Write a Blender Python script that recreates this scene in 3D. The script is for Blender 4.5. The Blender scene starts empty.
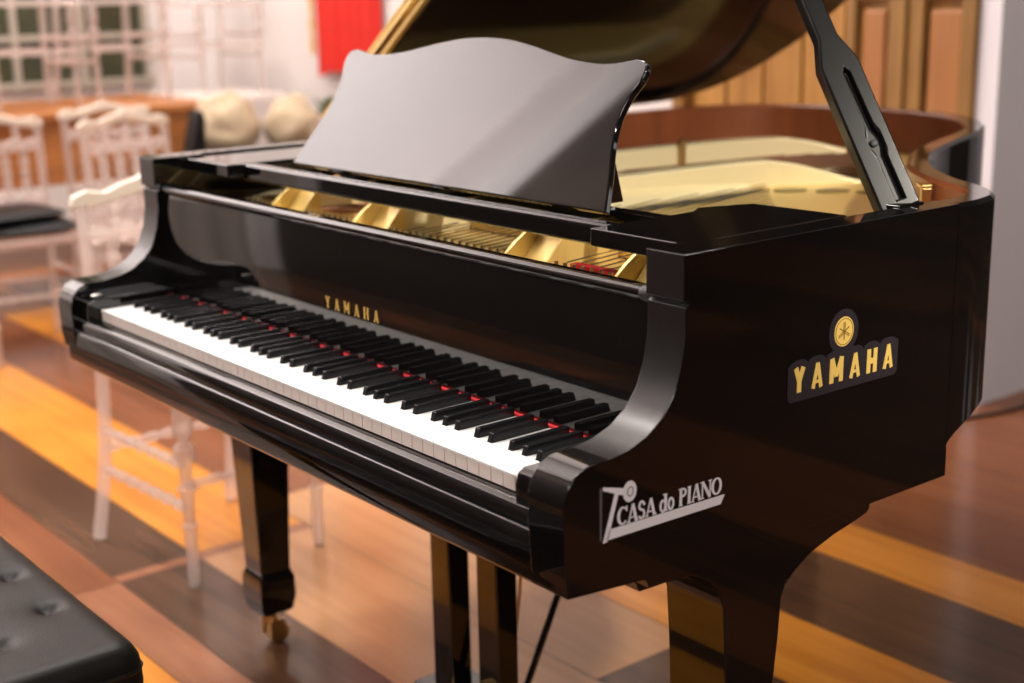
import bpy, bmesh, math, random
from mathutils import Vector, Matrix, noise
random.seed(7)
D = bpy.data
SC = bpy.context.scene
COL = SC.collection
R = math.radians

# ---------------------------------------------------------------- materials
def new_mat(name):
    m = D.materials.new(name); m.use_nodes = True
    nt = m.node_tree
    b = nt.nodes['Principled BSDF']
    return m, nt, b

def mat(name, col, rough=.5, metal=0, ior=1.5, coat=0, bump=0, bscale=200, var=0, vscale=6):
    m, nt, b = new_mat(name)
    b.inputs['Base Color'].default_value = (*col, 1)
    b.inputs['Roughness'].default_value = rough
    b.inputs['Metallic'].default_value = metal
    b.inputs['IOR'].default_value = ior
    b.inputs['Coat Weight'].default_value = coat
    tc = nt.nodes.new('ShaderNodeTexCoord')
    if var:
        n = nt.nodes.new('ShaderNodeTexNoise'); n.inputs['Scale'].default_value = vscale
        n.inputs['Detail'].default_value = 5
        nt.links.new(tc.outputs['Object'], n.inputs['Vector'])
        r = nt.nodes.new('ShaderNodeMix'); r.data_type = 'RGBA'
        r.inputs[6].default_value = (*[c*(1-var) for c in col], 1)
        r.inputs[7].default_value = (*[min(1, c*(1+var)) for c in col], 1)
        nt.links.new(n.outputs['Fac'], r.inputs[0]); nt.links.new(r.outputs[2], b.inputs['Base Color'])
    if bump:
        n2 = nt.nodes.new('ShaderNodeTexNoise'); n2.inputs['Scale'].default_value = bscale
        n2.inputs['Detail'].default_value = 3
        nt.links.new(tc.outputs['Object'], n2.inputs['Vector'])
        bp = nt.nodes.new('ShaderNodeBump'); bp.inputs['Strength'].default_value = bump
        bp.inputs['Distance'].default_value = .002
        nt.links.new(n2.outputs['Fac'], bp.inputs['Height']); nt.links.new(bp.outputs['Normal'], b.inputs['Normal'])
    return m

def wood(name, c0, c1, rough=.35, axis='X', scale=1.0, bump=.1, ior=1.5, coat=0.0, detail=6):
    """grain runs along the given axis"""
    m, nt, b = new_mat(name)
    tc = nt.nodes.new('ShaderNodeTexCoord'); mp = nt.nodes.new('ShaderNodeMapping')
    s = {'X': (.8, 14, 14), 'Y': (14, .8, 14), 'Z': (14, 14, .8)}[axis]
    mp.inputs['Scale'].default_value = tuple(v*scale for v in s)
    nt.links.new(tc.outputs['Object'], mp.inputs['Vector'])
    n = nt.nodes.new('ShaderNodeTexNoise'); n.inputs['Scale'].default_value = 1.6
    n.inputs['Detail'].default_value = detail; n.inputs['Roughness'].default_value = .62
    n.inputs['Distortion'].default_value = .8
    nt.links.new(mp.outputs['Vector'], n.inputs['Vector'])
    n3 = nt.nodes.new('ShaderNodeTexNoise'); n3.inputs['Scale'].default_value = 1.7
    nt.links.new(tc.outputs['Object'], n3.inputs['Vector'])
    mx = nt.nodes.new('ShaderNodeMath'); mx.operation = 'MULTIPLY_ADD'
    mx.inputs[1].default_value = .45
    nt.links.new(n3.outputs['Fac'], mx.inputs[0])
    ms = nt.nodes.new('ShaderNodeMath'); ms.operation = 'MULTIPLY'; ms.inputs[1].default_value = .6
    nt.links.new(n.outputs['Fac'], ms.inputs[0]); nt.links.new(ms.outputs[0], mx.inputs[2])
    r = nt.nodes.new('ShaderNodeValToRGB')
    r.color_ramp.elements[0].position = .36; r.color_ramp.elements[0].color = (*c0, 1)
    r.color_ramp.elements[1].position = .70; r.color_ramp.elements[1].color = (*c1, 1)
    nt.links.new(mx.outputs[0], r.inputs['Fac']); nt.links.new(r.outputs['Color'], b.inputs['Base Color'])
    b.inputs['Roughness'].default_value = rough; b.inputs['IOR'].default_value = ior
    b.inputs['Coat Weight'].default_value = coat; b.inputs['Coat Roughness'].default_value = .08
    if bump:
        bp = nt.nodes.new('ShaderNodeBump'); bp.inputs['Strength'].default_value = bump
        bp.inputs['Distance'].default_value = .002
        nt.links.new(n.outputs['Fac'], bp.inputs['Height']); nt.links.new(bp.outputs['Normal'], b.inputs['Normal'])
    return m

LAC = mat('black_lacquer', (.0040, .0034, .0033), .035, ior=1.56)
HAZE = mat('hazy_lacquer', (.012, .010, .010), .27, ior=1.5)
PROP = mat('prop_lacquer', (.007, .006, .006), .20, ior=1.33)
LIDM = mat('lid_lacquer', (.004, .0034, .0033), .10, ior=1.42)
LACS = mat('black_satin', (.010, .008, .007), .28)
BLK = mat('black_key_wood', (.006, .006, .0065), .26, ior=1.38)
WHT = mat('white_key_plastic', (.84, .82, .80), .22)
WHTF = mat('white_key_front', (.80, .68, .62), .45)
VEN = wood('mahogany_veneer', (.13, .036, .014), (.26, .075, .026), .30, 'Z', .3, .04)
VENH = wood('mahogany_veneer_grain', (.13, .036, .014), (.26, .075, .026), .30, 'X', .3, .04)
GOLD = mat('gold_plate_paint', (.78, .55, .18), .30, metal=.35, var=.08, vscale=5, bump=.15, bscale=220)
PALEG = mat('pale_gold_paint', (.84, .72, .42), .32, metal=.25)
BRS = mat('brass', (.85, .58, .22), .22, metal=1)
BRSD = mat('aged_brass', (.62, .42, .18), .35, metal=1)
STEEL = mat('steel', (.55, .52, .50), .25, metal=1)
COPPER = mat('copper_winding', (.52, .27, .16), .35, metal=1)
RED = mat('red_felt', (.55, .012, .02), .9, bump=.5, bscale=600)
SOUND = wood('soundboard_spruce', (.20, .09, .035), (.34, .17, .07), .35, 'Y', 1)
RUB = mat('black_rubber', (.012, .012, .013), .5)
STK = mat('sticker_charcoal', (.026, .021, .026), .42)
YEL = mat('sticker_yellow', (.93, .64, .16), .45)
YELD = mat('sticker_dark_gold', (.25, .15, .03), .45)
WHS = mat('sticker_white', (.84, .80, .84), .45)
GRS = mat('sticker_grey', (.12, .105, .11), .5)
LEA = mat('black_leather', (.008, .007, .006), .40, ior=1.24, bump=.15, bscale=260)
PLAS = mat('wall_plaster', (.77, .72, .70), .85, var=.04, vscale=2)
PLASR = mat('wall_plaster_white', (.78, .74, .78), .8, var=.08, vscale=1.6)
CEIL = mat('ceiling_paint', (.70, .66, .62), .9)
DARKW = wood('dark_panelling', (.018, .011, .008), (.045, .028, .018), .5, 'Z', .5)
DOORW = wood('honey_door_wood', (.24, .100, .018), (.60, .310, .075), .42, 'Z', .45, .3)
DOORF = wood('honey_door_frame', (.17, .080, .018), (.44, .23, .065), .45, 'Z', .5, .3)
DOORP = wood('rose_door_panel', (.26, .095, .025), (.50, .22, .075), .5, 'Z', .4, .3)
SIDEW = wood('orange_table_wood', (.30, .10, .025), (.50, .20, .06), .4, 'Y', .6)
GLSD = mat('dark_window_glass', (.035, .040, .018), .25, var=.7, vscale=5)
WPAINT = mat('white_paint', (.75, .68, .64), .5)
CUSH = mat('black_vinyl', (.006, .006, .007), .4, ior=1.3)
SACK = mat('beige_canvas', (.47, .36, .24), .85, var=.15, vscale=5, bump=.6, bscale=60)
CASEM = mat('dark_case_cloth', (.030, .024, .025), .7, bump=.3, bscale=100)
REDC = mat('red_satin', (.70, .02, .012), .5, var=.15, vscale=4)
GOLDT = mat('gold_trim', (.75, .52, .16), .4, metal=.4)
LEAF = mat('leaf_green', (.06, .11, .03), .6, var=.3, vscale=30)
POT = mat('white_ceramic', (.80, .77, .74), .3)

def acrylic():
    m, nt, b = new_mat('clear_acrylic')
    nt.nodes.remove(b)
    out = [n for n in nt.nodes if n.type == 'OUTPUT_MATERIAL'][0]
    tr = nt.nodes.new('ShaderNodeBsdfTransparent'); tr.inputs[0].default_value = (.95, .93, .92, 1)
    gl = nt.nodes.new('ShaderNodeBsdfGlossy'); gl.inputs['Roughness'].default_value = .12
    gl.inputs['Color'].default_value = (1, .95, .93, 1)
    df = nt.nodes.new('ShaderNodeBsdfTranslucent'); df.inputs[0].default_value = (.92, .84, .81, 1)
    d2 = nt.nodes.new('ShaderNodeBsdfDiffuse'); d2.inputs[0].default_value = (.92, .84, .81, 1)
    a0 = nt.nodes.new('ShaderNodeMixShader'); a0.inputs[0].default_value = .5
    nt.links.new(df.outputs[0], a0.inputs[1]); nt.links.new(d2.outputs[0], a0.inputs[2])
    a = nt.nodes.new('ShaderNodeMixShader'); a.inputs[0].default_value = .36
    nt.links.new(tr.outputs[0], a.inputs[1]); nt.links.new(a0.outputs[0], a.inputs[2])
    lw = nt.nodes.new('ShaderNodeLayerWeight'); lw.inputs['Blend'].default_value = .12
    c = nt.nodes.new('ShaderNodeMixShader')
    nt.links.new(lw.outputs['Fresnel'], c.inputs[0])
    nt.links.new(a.outputs[0], c.inputs[1]); nt.links.new(gl.outputs[0], c.inputs[2])
    nt.links.new(c.outputs[0], out.inputs['Surface'])
    return m
ACR = acrylic()
FROST = mat('frosted_acrylic', (.80, .68, .57), .25)
OLV = mat('olive_grey_paint', (.38, .33, .27), .6)

# ---------------------------------------------------------------- mesh helpers
def link(name, bm, m, parent=None, smooth=False, bevel=0, seg=2, ang=35, loc=None):
    me = D.meshes.new(name)
    bmesh.ops.recalc_face_normals(bm, faces=bm.faces)
    bm.to_mesh(me); bm.free()
    ms = m if isinstance(m, (list, tuple)) else [m]
    for x in ms: me.materials.append(x)
    o = D.objects.new(name, me); COL.objects.link(o)
    if parent: o.parent = parent
    if loc: o.location = loc
    if bevel:
        md = o.modifiers.new('bevel', 'BEVEL'); md.width = bevel; md.segments = seg
        md.limit_method = 'ANGLE'; md.angle_limit = R(ang); md.harden_normals = True
        md.use_clamp_overlap = True
    if smooth or bevel:
        for p in me.polygons: p.use_smooth = True
        for e in me.edges: pass
        sharpen(me, ang)
    return o

def sharpen(me, ang):
    b = bmesh.new(); b.from_mesh(me)
    for e in b.edges:
        if len(e.link_faces) == 2:
            e.smooth = e.calc_face_angle(0) < R(ang)
        else: e.smooth = False
    b.to_mesh(me); b.free()

def box(bm, x0, x1, y0, y1, z0, z1, mi=0, M=None):
    vs = [bm.verts.new(v) for v in [(x0,y0,z0),(x1,y0,z0),(x1,y1,z0),(x0,y1,z0),(x0,y0,z1),(x1,y0,z1),(x1,y1,z1),(x0,y1,z1)]]
    if M is not None:
        for v in vs: v.co = M @ v.co
    for f in [(3,2,1,0),(4,5,6,7),(0,1,5,4),(1,2,6,5),(2,3,7,6),(3,0,4,7)]:
        bm.faces.new([vs[i] for i in f]).material_index = mi
    return vs

def prism(bm, poly, axis, lo, hi, mi=0, M=None):
    """poly in the two remaining axes in cyclic order kept as (a,b); axis: 'x'->(y,z) 'y'->(x,z) 'z'->(x,y)"""
    def P(a, b, c):
        return {'x': (c, a, b), 'y': (a, c, b), 'z': (a, b, c)}[axis]
    A = [bm.verts.new(P(a, b, lo)) for a, b in poly]
    B = [bm.verts.new(P(a, b, hi)) for a, b in poly]
    if M is not None:
        for v in A+B: v.co = M @ v.co
    n = len(poly)
    bm.faces.new(A[::-1]).material_index = mi; bm.faces.new(B).material_index = mi
    for i in range(n):
        bm.faces.new([A[i], A[(i+1) % n], B[(i+1) % n], B[i]]).material_index = mi

def tube(bm, pts, r, n=10, M=None, mi=0, square=False):
    pts = [Vector(p) for p in pts]
    rs = r if isinstance(r, (list, tuple)) else [r]*len(pts)
    rings = []
    prev = None
    for i, p in enumerate(pts):
        t = (pts[min(i+1, len(pts)-1)] - pts[max(i-1, 0)]).normalized()
        if prev is None:
            a = Vector((0, 0, 1)) if abs(t.z) < .9 else Vector((1, 0, 0))
            u = t.cross(a).normalized()
        else:
            u = (prev - t*prev.dot(t)).normalized()
        prev = u; w = t.cross(u)
        off = math.pi/4 if square else 0
        ring = [bm.verts.new(p + (u*math.cos(off+2*math.pi*k/n) + w*math.sin(off+2*math.pi*k/n))*rs[i]) for k in range(n)]
        rings.append(ring)
    if M is not None:
        for ring in rings:
            for v in ring: v.co = M @ v.co
    for i in range(len(rings)-1):
        for k in range(n):
            bm.faces.new([rings[i][k], rings[i][(k+1) % n], rings[i+1][(k+1) % n], rings[i+1][k]]).material_index = mi
    bm.faces.new(rings[0][::-1]).material_index = mi; bm.faces.new(rings[-1]).material_index = mi

def lathe(bm, prof, c=(0,0,0), n=16, axis='z', mi=0, M=None):
    rings = []
    for r, h in prof:
        ring = []
        for k in range(n):
            a = 2*math.pi*k/n
            x, y = r*math.cos(a), r*math.sin(a)
            v = {'z': (x, y, h), 'y': (x, h, y), 'x': (h, x, y)}[axis]
            v = Vector(v) + Vector(c)
            if M is not None: v = M @ v
            ring.append(bm.verts.new(v))
        rings.append(ring)
    for i in range(len(rings)-1):
        for k in range(n):
            bm.faces.new([rings[i][k], rings[i][(k+1) % n], rings[i+1][(k+1) % n], rings[i+1][k]]).material_index = mi
    bm.faces.new(rings[0][::-1]).material_index = mi; bm.faces.new(rings[-1]).material_index = mi

def bez(pts, n=8):
    """Catmull-Rom through pts (2D or 3D tuples)"""
    out = []
    P = [Vector(p) for p in pts]
    for i in range(len(P)-1):
        p0 = P[max(i-1, 0)]; p1 = P[i]; p2 = P[i+1]; p3 = P[min(i+2, len(P)-1)]
        for k in range(n):
            t = k/n
            out.append(.5*((2*p1) + (-p0+p2)*t + (2*p0-5*p1+4*p2-p3)*t*t + (-p0+3*p1-3*p2+p3)*t**3))
    out.append(P[-1])
    return [tuple(v) for v in out]

def empty(name, loc=(0,0,0), label=None, cat=None, group=None):
    o = D.objects.new(name, None); COL.objects.link(o); o.location = loc
    o.empty_display_size = .1
    if label: o['label'] = label
    if cat: o['category'] = cat
    if group: o['group'] = group
    return o

def tag(o, label, cat, group=None):
    o['label'] = label; o['category'] = cat
    if group: o['group'] = group
    return o

def struct(o):
    o['kind'] = 'structure'; return o

def child(o, root):
    """meshes are modelled in world space: keep them there when parenting to an Empty with a plain offset"""
    o.parent = root; o.location = Vector(o.location) - root.location
    return o

# ================================================================= the room
bands = [-2.6, -2.2, -1.9, -1.6, -1.32, -1.05, -.78, -.5, -.25, .05, .158, .362, .665, .93, 1.165, 1.475, 1.675, 2.0, 2.25, 2.55, 2.8, 3.1, 3.4, 3.7, 4.0, 4.3, 4.6, 4.9, 5.2, 5.5, 5.8, 6.1, 6.4, 6.6]
FM = [wood('floor_dark_brown', (.040, .018, .009), (.105, .050, .026), .19, 'X', .7, .04, ior=1.34),
      wood('floor_orange', (.40, .138, .016), (.66, .265, .038), .19, 'X', .7, .04, ior=1.34),
      wood('floor_red_brown', (.13, .040, .015), (.22, .078, .032), .19, 'X', .7, .04, ior=1.34),
      wood('floor_tan', (.34, .165, .070), (.48, .25, .115), .19, 'X', .7, .04, ior=1.34),
      wood('floor_pink_brown', (.20, .078, .038), (.32, .135, .072), .19, 'X', .7, .04, ior=1.34),
      mat('floor_gap', (.03, .015, .008), .5)]
kinds = {  # band start: list of (x_end, material)
    -.25: [(-1.05, 1), (.8, 1), (5, 0)], .05: [(-1.05, 2), (.8, 4), (5, 0)], .158: [(-1.09, 0), (-1.05, 4), (5, 0)],
    .362: [(-1.09, 1), (-1.05, 4), (.1, 3), (.75, 1), (5, 2)], .665: [(-1.3, 2), (.0, 3), (5, 0)],
    .93: [(-1.9, 1), (-.35, 2), (.85, 1), (5, 2)], 1.165: [(-2.4, 2), (-.6, 3), (5, 0)], 1.475: [(-1.5, 1), (.95, 1), (5, 2)],
    1.675: [(-2.2, 0), (5, 2)], 2.0: [(-1.2, 2), (1.2, 2), (5, 0)], 2.25: [(-.4, 2), (.8, 2), (5, 0)], 2.55: [(.6, 2), (5, 0)]}
bm = bmesh.new()
X0, X1 = -5.5, 4.6
for i in range(len(bands)-1):
    y0, y1 = bands[i], bands[i+1]
    segs = kinds.get(y0)
    if segs is None:
        segs = []; x = X0
        while x < X1:
            x += random.uniform(1.4, 2.8); segs.append((min(x, X1), random.choice([0, 0, 2])))
    x = X0
    for xe, mi in segs:
        xe = min(xe, X1)
        if xe <= x: continue
        g = .0012
        f = bm.faces.new([bm.verts.new(v) for v in [(x+g, y0+g, 0), (xe-g, y0+g, 0), (xe-g, y1-g, 0), (x+g, y1-g, 0)]]); f.material_index = mi
        x = xe
f = bm.faces.new([bm.verts.new(v) for v in [(X0, -2.6, -.002), (X1, -2.6, -.002), (X1, 6.6, -.002), (X0, 6.6, -.002)]]); f.material_index = 5
box(bm, X0, X1, -2.6, 6.6, -.10, -.003, 5)
fl = link('floor', bm, FM); struct(fl)

HC = 6.4
def wallbox(name, x0, x1, y0, y1, z0, z1, m):
    bm = bmesh.new(); box(bm, x0, x1, y0, y1, z0, z1); return struct(link(name, bm, m))
wallbox('wall_left', -5.7, -5.5, -2.6, 2.76, 0, HC, PLAS)
wallbox('added_pier_1', -5.5, -5.0, -2.6, -2.45, 0, HC, PLAS)  # unseen white pier added to set the light edge reflected in the music desk
wallbox('wall_front', -5.7, 4.8, -2.8, -2.6, 0, HC, DARKW)
wallbox('wall_right', 4.6, 4.8, -2.6, 6.6, 0, HC, DARKW)
wallbox('wall_far', -.53, 4.8, 6.6, 6.8, 0, HC, DARKW)
wallbox('ceiling', -5.7, 4.8, -2.8, 6.8, HC, HC+.2, CEIL)
# back wall: plaster to the left of the wooden door, white return wall to its right
bm = bmesh.new(); box(bm, -5.7, -1.86, 2.76, 6.6, 0, HC); box(bm, -1.86, -.60, 2.95, 6.6, 0, HC); box(bm, -1.86, -.60, 2.76, 2.95, 3.3, HC)
struct(link('wall_back', bm, PLAS))
wallbox('wall_side', -.60, -.53, 2.76, 6.6, 0, HC, PLASR)
bm = bmesh.new(); box(bm, -5.5, -5.485, -2.6, 2.76, 0, .14); struct(link('baseboard_left', bm, WPAINT))
bm = bmesh.new(); box(bm, -4.1, -1.86, 2.745, 2.76, 0, .14); struct(link('baseboard_back', bm, WPAINT))

# panelled wooden door (large, carved, honey-coloured)
bm = bmesh.new()
box(bm, -1.86, -.602, 2.80, 2.94, 0, 3.3)
dr = struct(link('door_1', bm, DOORW, bevel=.004))
def dpart(name, boxes, m, bev=.008, par=dr):
    bm = bmesh.new()
    for b in boxes: box(bm, *b)
    o = link(name, bm, m, par, bevel=bev); return o
fr = dpart('door_frame', [(-1.86, -1.80, 2.74, 2.80, 0, 3.3), (-.655, -.602, 2.74, 2.80, 0, 3.3)], DOORF)
dpart('door_stile', [(-1.10, -1.06, 2.765, 2.80, 0, 3.25)], DOORF)
dpart('door_stile', [(-.93, -.80, 2.76, 2.80, 0, 3.25), (-.90, -.855, 2.745, 2.76, 0, 3.25)], DOORF)
dpart('door_rail', [(-1.06, -.93, 2.77, 2.80, 1.235, 1.40), (-.80, -.655, 2.77, 2.80, 1.235, 1.40)], DOORF)
for (a, b) in ((-1.79, -1.63), (-1.62, -1.46), (-1.45, -1.29), (-1.28, -1.115)):
    dpart('door_board', [(a, b, 2.783, 2.80, 0, 3.25)], DOORW, .01)
for (a, b) in ((-1.04, -.95), (-.79, -.665)):
    dpart('door_panel', [(a, b, 2.775, 2.80, .18, 1.21)], DOORP, .018)
    dpart('door_panel', [(a, b, 2.775, 2.80, 1.43, 2.9)], DOORP, .018)

# window on the left wall, dark glass with white glazing bars
bm = bmesh.new(); box(bm, -5.497, -5.485, .9, 2.34, .86, 2.9)
w1 = struct(link('window_1', bm, GLSD))
bm = bmesh.new()
for y in (.9, 1.26, 1.62, 1.98, 2.34): box(bm, -5.485, -5.45, y-.016, y+.016, .83, 2.93)
for z in (.86, 1.10, 1.9, 2.9): box(bm, -5.485, -5.455, .87, 2.37, z-.016, z+.016)
link('window_frame', bm, OLV, w1, bevel=.003)
# white panelled double door low on the left wall, seen mirrored in the fallboard
bm = bmesh.new(); box(bm, -5.499, -5.46, -2.35, -1.15, 0, 2.4)
d2 = struct(link('door_2', bm, WPAINT, bevel=.003))
bm = bmesh.new()
for (y0, y1) in ((-2.38, -2.3), (-1.79, -1.71), (-1.2, -1.12)): box(bm, -5.46, -5.42, y0, y1, 0, 2.46)
for z in (.0, .75, 1.5, 2.36): box(bm, -5.46, -5.43, -2.3, -1.2, z, z+.10)
link('door_frame', bm, mat('grey_paint', (.16, .13, .11), .5), d2, bevel=.004)
# glowing windows added out of view in the far wall for reflected streaks
emw, nt, b = new_mat('added_glow_pane'); b.inputs['Emission Color'].default_value = (.95, .97, 1, 1); b.inputs['Emission Strength'].default_value = 1.5
for i, x in enumerate((.9, 2.1, 3.3)):
    bm = bmesh.new(); box(bm, x, x+.5, 6.58, 6.6, .9, 2.9)
    w = struct(link('window_%d' % (i+2), bm, emw))
    bm = bmesh.new()
    for xx in (x, x+.5): box(bm, xx-.03, xx+.03, 6.55, 6.58, .87, 2.93)
    for z in (.9, 1.9, 2.9): box(bm, x, x+.5, 6.555, 6.58, z-.03, z+.03)
    link('window_frame', bm, WPAINT, w)

# ================================================================= grand piano
piano = empty('grand_piano', (0, .9, 0), 'glossy black grand piano with raised lid, open keyboard and gold frame inside', 'piano')
def part(name, bm, m, parent=None, **k):
    o = link(name, bm, m, None, **k)
    if parent is None: child(o, piano)
    else:
        # parent is itself already offset to world space by its chain
        o.parent = parent
    return o
HW = .722
ZR = .994
ZK = .733
outline = [(.722,.68),(.722,.70),(.720,.735),(.708,.785),(.682,.825),(.640,.860),(.576,.900),(.516,.948),(.452,1.012),(.398,1.085),(.345,1.170),(.303,1.260),(.262,1.365),(.226,1.465),(.180,1.575),(.115,1.685),(.030,1.780),(-.065,1.845),(-.17,1.885),(-.30,1.905),(-.44,1.895),(-.56,1.85),(-.65,1.77),(-.705,1.66),(-.722,1.53),(-.722,1.40)]
def dense(pts, n=5):
    return [(v[0], v[1]) for v in bez([(a, b, 0) for a, b in pts], n)]
OUT = dense(outline, 5)
def offset(poly, d):
    res = []
    for i, p in enumerate(poly):
        a = Vector(poly[max(i-1, 0)]); b = Vector(poly[min(i+1, len(poly)-1)])
        t = (b-a).normalized(); nrm = Vector((-t.y, t.x))
        res.append((p[0]+nrm.x*d, p[1]+nrm.y*d))
    return res
TH = .042
INN = offset(OUT, TH)
OUTF = OUT + [(-.722, .68)]
INNF = INN + [(-.68, .68)]
# rim: one bent wall; black outside and on top, veneer inside
bm = bmesh.new()
e = .006
def ring(x, y, z): return bm.verts.new((x, y, z))
sect = []
O2 = offset(OUTF, e); I2 = offset(INNF, -e)
O2[-1] = (-.722+e, .68); I2[-1] = (-.68-e, .68); O2[0] = (.722-e, .68); I2[0] = (.68+e, .68)
OUTF[0] = (.722, .68); INNF[0] = (.68, .68)
for o, o2, i2, i in zip(OUTF, O2, I2, INNF):
    zb = .690 if not (o[0] > 0 and o[1] < .79) else .646+.044*max(0, min(1, (o[1]-.68)/.10))**.6
    sect.append([ring(*o, zb), ring(*o, ZR-e), ring(*o2, ZR), ring(*i2, ZR), ring(*i, ZR-e), ring(*i, zb)])
for a, b in zip(sect[:-1], sect[1:]):
    for k in range(6):
        f = bm.faces.new([a[k], b[k], b[(k+1) % 6], a[(k+1) % 6]])
        f.material_index = 1 if k in (3, 4) else 0
bm.faces.new(sect[0]); bm.faces.new(sect[-1][::-1])
rim = part('rim', bm, [LAC, VEN], smooth=True, ang=30)

# cheek sides with the flowing arms
def arm_profile(low):
    a = [(-.033, low), (-.037, .68), (-.038, .735), (-.033, .755), (-.022, .769), (-.004, .777), (.03, .778), (.06, .782), (.088, .792), (.112, .808), (.130, .830), (.142, .860), (.149, .895), (.149, .9325), (.153, .9345), (.153, .9375), (.146, .9395), (.146, ZR)]
    return a
def side(s):
    low = .628 if s > 0 else .655
    prof = arm_profile(low) + [(.68, ZR), (.68, .646), (.684, .646), (.684, .602), (.100, .606), (.094, .604), (.088, .617)]
    if s < 0: prof += [(.0, .64)]
    # split the loop at y = .25: arm part is 62 mm thick, the rim behind it 42 mm
    front, back = [], []
    n = len(prof); loop_ = []
    for i in range(n):
        p, q = prof[i], prof[(i+1) % n]
        loop_.append(p)
        if (p[0]-.25)*(q[0]-.25) < 0:
            t = (.25-p[0])/(q[0]-p[0]); loop_.append((.25, p[1]+t*(q[1]-p[1])))
    cuts = [i for i, p in enumerate(loop_) if abs(p[0]-.25) < 1e-9]
    i0, i1 = cuts
    back = loop_[i0:i1+1]; front = loop_[i1:]+loop_[:i0+1]
    if min(p[0] for p in back) < .2: front, back = back, front
    bm = bmesh.new()
    xo_, xb_, xf_ = s*.722, s*.68, s*.66
    VO = {p: bm.verts.new((xo_, *p)) for p in loop_}
    VB = {p: bm.verts.new((xb_, *p)) for p in back}
    VF = {p: bm.verts.new((xf_, *p)) for p in front}
    bm.faces.new([VO[p] for p in loop_]); bm.faces.new([VB[p] for p in back]); bm.faces.new([VF[p] for p in front])
    for p, q in zip(back[:-1], back[1:]): bm.faces.new([VO[p], VO[q], VB[q], VB[p]])
    for p, q in zip(front[:-1], front[1:]):
        vs = [VO[p], VO[q]]
        if q in VB: vs.append(VB[q])
        vs += [VF[q], VF[p]]
        if p in VB: vs.append(VB[p])
        f = bm.faces.new(vs)
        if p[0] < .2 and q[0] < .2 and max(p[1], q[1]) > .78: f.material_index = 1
    bm.faces.new([VB[back[0]], VB[back[-1]], VF[back[-1]], VF[back[0]]])
    part('case_side', bm, [LAC, HAZE], bevel=.003, seg=3, ang=40)
side(1); side(-1)
# bass side: straight rim in front of the bent wall, veneer strip inside
for s in (-1, 1):
    bm = bmesh.new(); box(bm, s*.678-.0015, s*.678+.0015, .52, .682, .70, ZR-.008)
    part('inner_veneer', bm, VENH)
# bass side continues straight between y .68 and 1.40 : covered by OUTF closing segment

# bottom: keybed, beams
bm = bmesh.new(); box(bm, -.679, .679, .02, .683, .604, .690)
part('keybed', bm, LACS, bevel=.003)
bm = bmesh.new()
prism(bm, [(-.030, .626), (-.034, .632), (-.034, .682), (-.030, .690), (-.022, .693), (.02, .693), (.02, .626)], 'x', -.70, .702)
part('front_rail', bm, LAC, bevel=.0015)
bm = bmesh.new()
prism(bm, [(-.027, .692), (-.027, .704), (-.023, .711), (-.016, .714), (-.006, .714), (-.006, .692)], 'x', -.659, .659)
part('key_slip', bm, LAC, bevel=.0015)
bm = bmesh.new()
for (x0, y0, x1, y1) in ((-.4, .7, -.35, 1.8), (.35, .7, -.05, 1.75), (0, .7, -.2, 1.85)):
    tube(bm, [(x0, y0, .68), (x1, y1, .68)], .045, 4, square=True)
part('beam', bm, SOUND)

# cheek blocks beside the keys
for s in (1, -1):
    bm = bmesh.new()
    xa, xb = (.6185, .6595) if s > 0 else (-.6595, -.6185)
    prism(bm, [(-.022, .694), (-.022, .735), (-.018, .748), (-.008, .753), (.150, .753), (.150, .694)], 'x', xa, xb)
    ck = part('cheek_block', bm, LAC, bevel=.002)
    if s < 0:
        bm = bmesh.new(); lathe(bm, [(.003, -.010), (.004, -.008), (.004, .008), (.003, .010)], (-.630, 0, .757), 12, 'y')
        o = link('peg', bm, STEEL, ck, smooth=True)

# keyboard: 52 white and 36 black keys, each a part
WW = .02362
blackpos = {}   # boundary index -> offset
names = ['A', 'B', 'C', 'D', 'E', 'F', 'G']
bl = {}
for i in range(52):
    nm = names[i % 7]
    if nm in 'ACDFG' and i < 51:
        off = {'C': -.1, 'D': .1, 'F': -.13, 'G': 0, 'A': .13}[nm]
        bl[i+1] = -.614 + WW*(i+1+off)
g = .0005
YB = .1475
for i in range(52):
    x0 = -.614+WW*i+g; x1 = -.614+WW*(i+1)-g
    L = bl.get(i); Rr = bl.get(i+1)
    xl = x0 if L is None else L+.0062; xr = x1 if Rr is None else Rr-.0062
    yn = .052
    poly = [(x0, 0), (x1, 0)]
    if Rr is not None: poly += [(x1, yn), (xr, yn)]
    poly += [(xr, YB), (xl, YB)]
    if L is not None: poly += [(xl, yn), (x0, yn)]
    bm = bmesh.new()
    prism(bm, poly, 'z', ZK-.003, ZK)
    # front plate under the lip and body
    box(bm, x0+.0004, x1-.0004, .0012, .05, ZK-.021, ZK-.003, 1)
    part('white_key', bm, [WHT, WHTF])
for k, xc in bl.items():
    bm = bmesh.new()
    w0, w1 = .0058, .0047
    vs = [(xc-w0, .051, ZK-.008), (xc+w0, .051, ZK-.008), (xc+w0, YB, ZK-.008), (xc-w0, YB, ZK-.008),
          (xc-w1, .0565, ZK+.0115), (xc+w1, .0565, ZK+.0115), (xc+w1, YB, ZK+.0115), (xc-w1, YB, ZK+.0115)]
    v = [bm.verts.new(q) for q in vs]
    for f in [(3,2,1,0),(4,5,6,7),(0,1,5,4),(1,2,6,5),(2,3,7,6),(3,0,4,7)]: bm.faces.new([v[j] for j in f])
    part('black_key', bm, BLK, bevel=.0012, seg=2)
bm = bmesh.new(); box(bm, -.6155, .6155, .1478, .1552, ZK-.012, ZK+.0025); part('name_board_felt', bm, RED)

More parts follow.
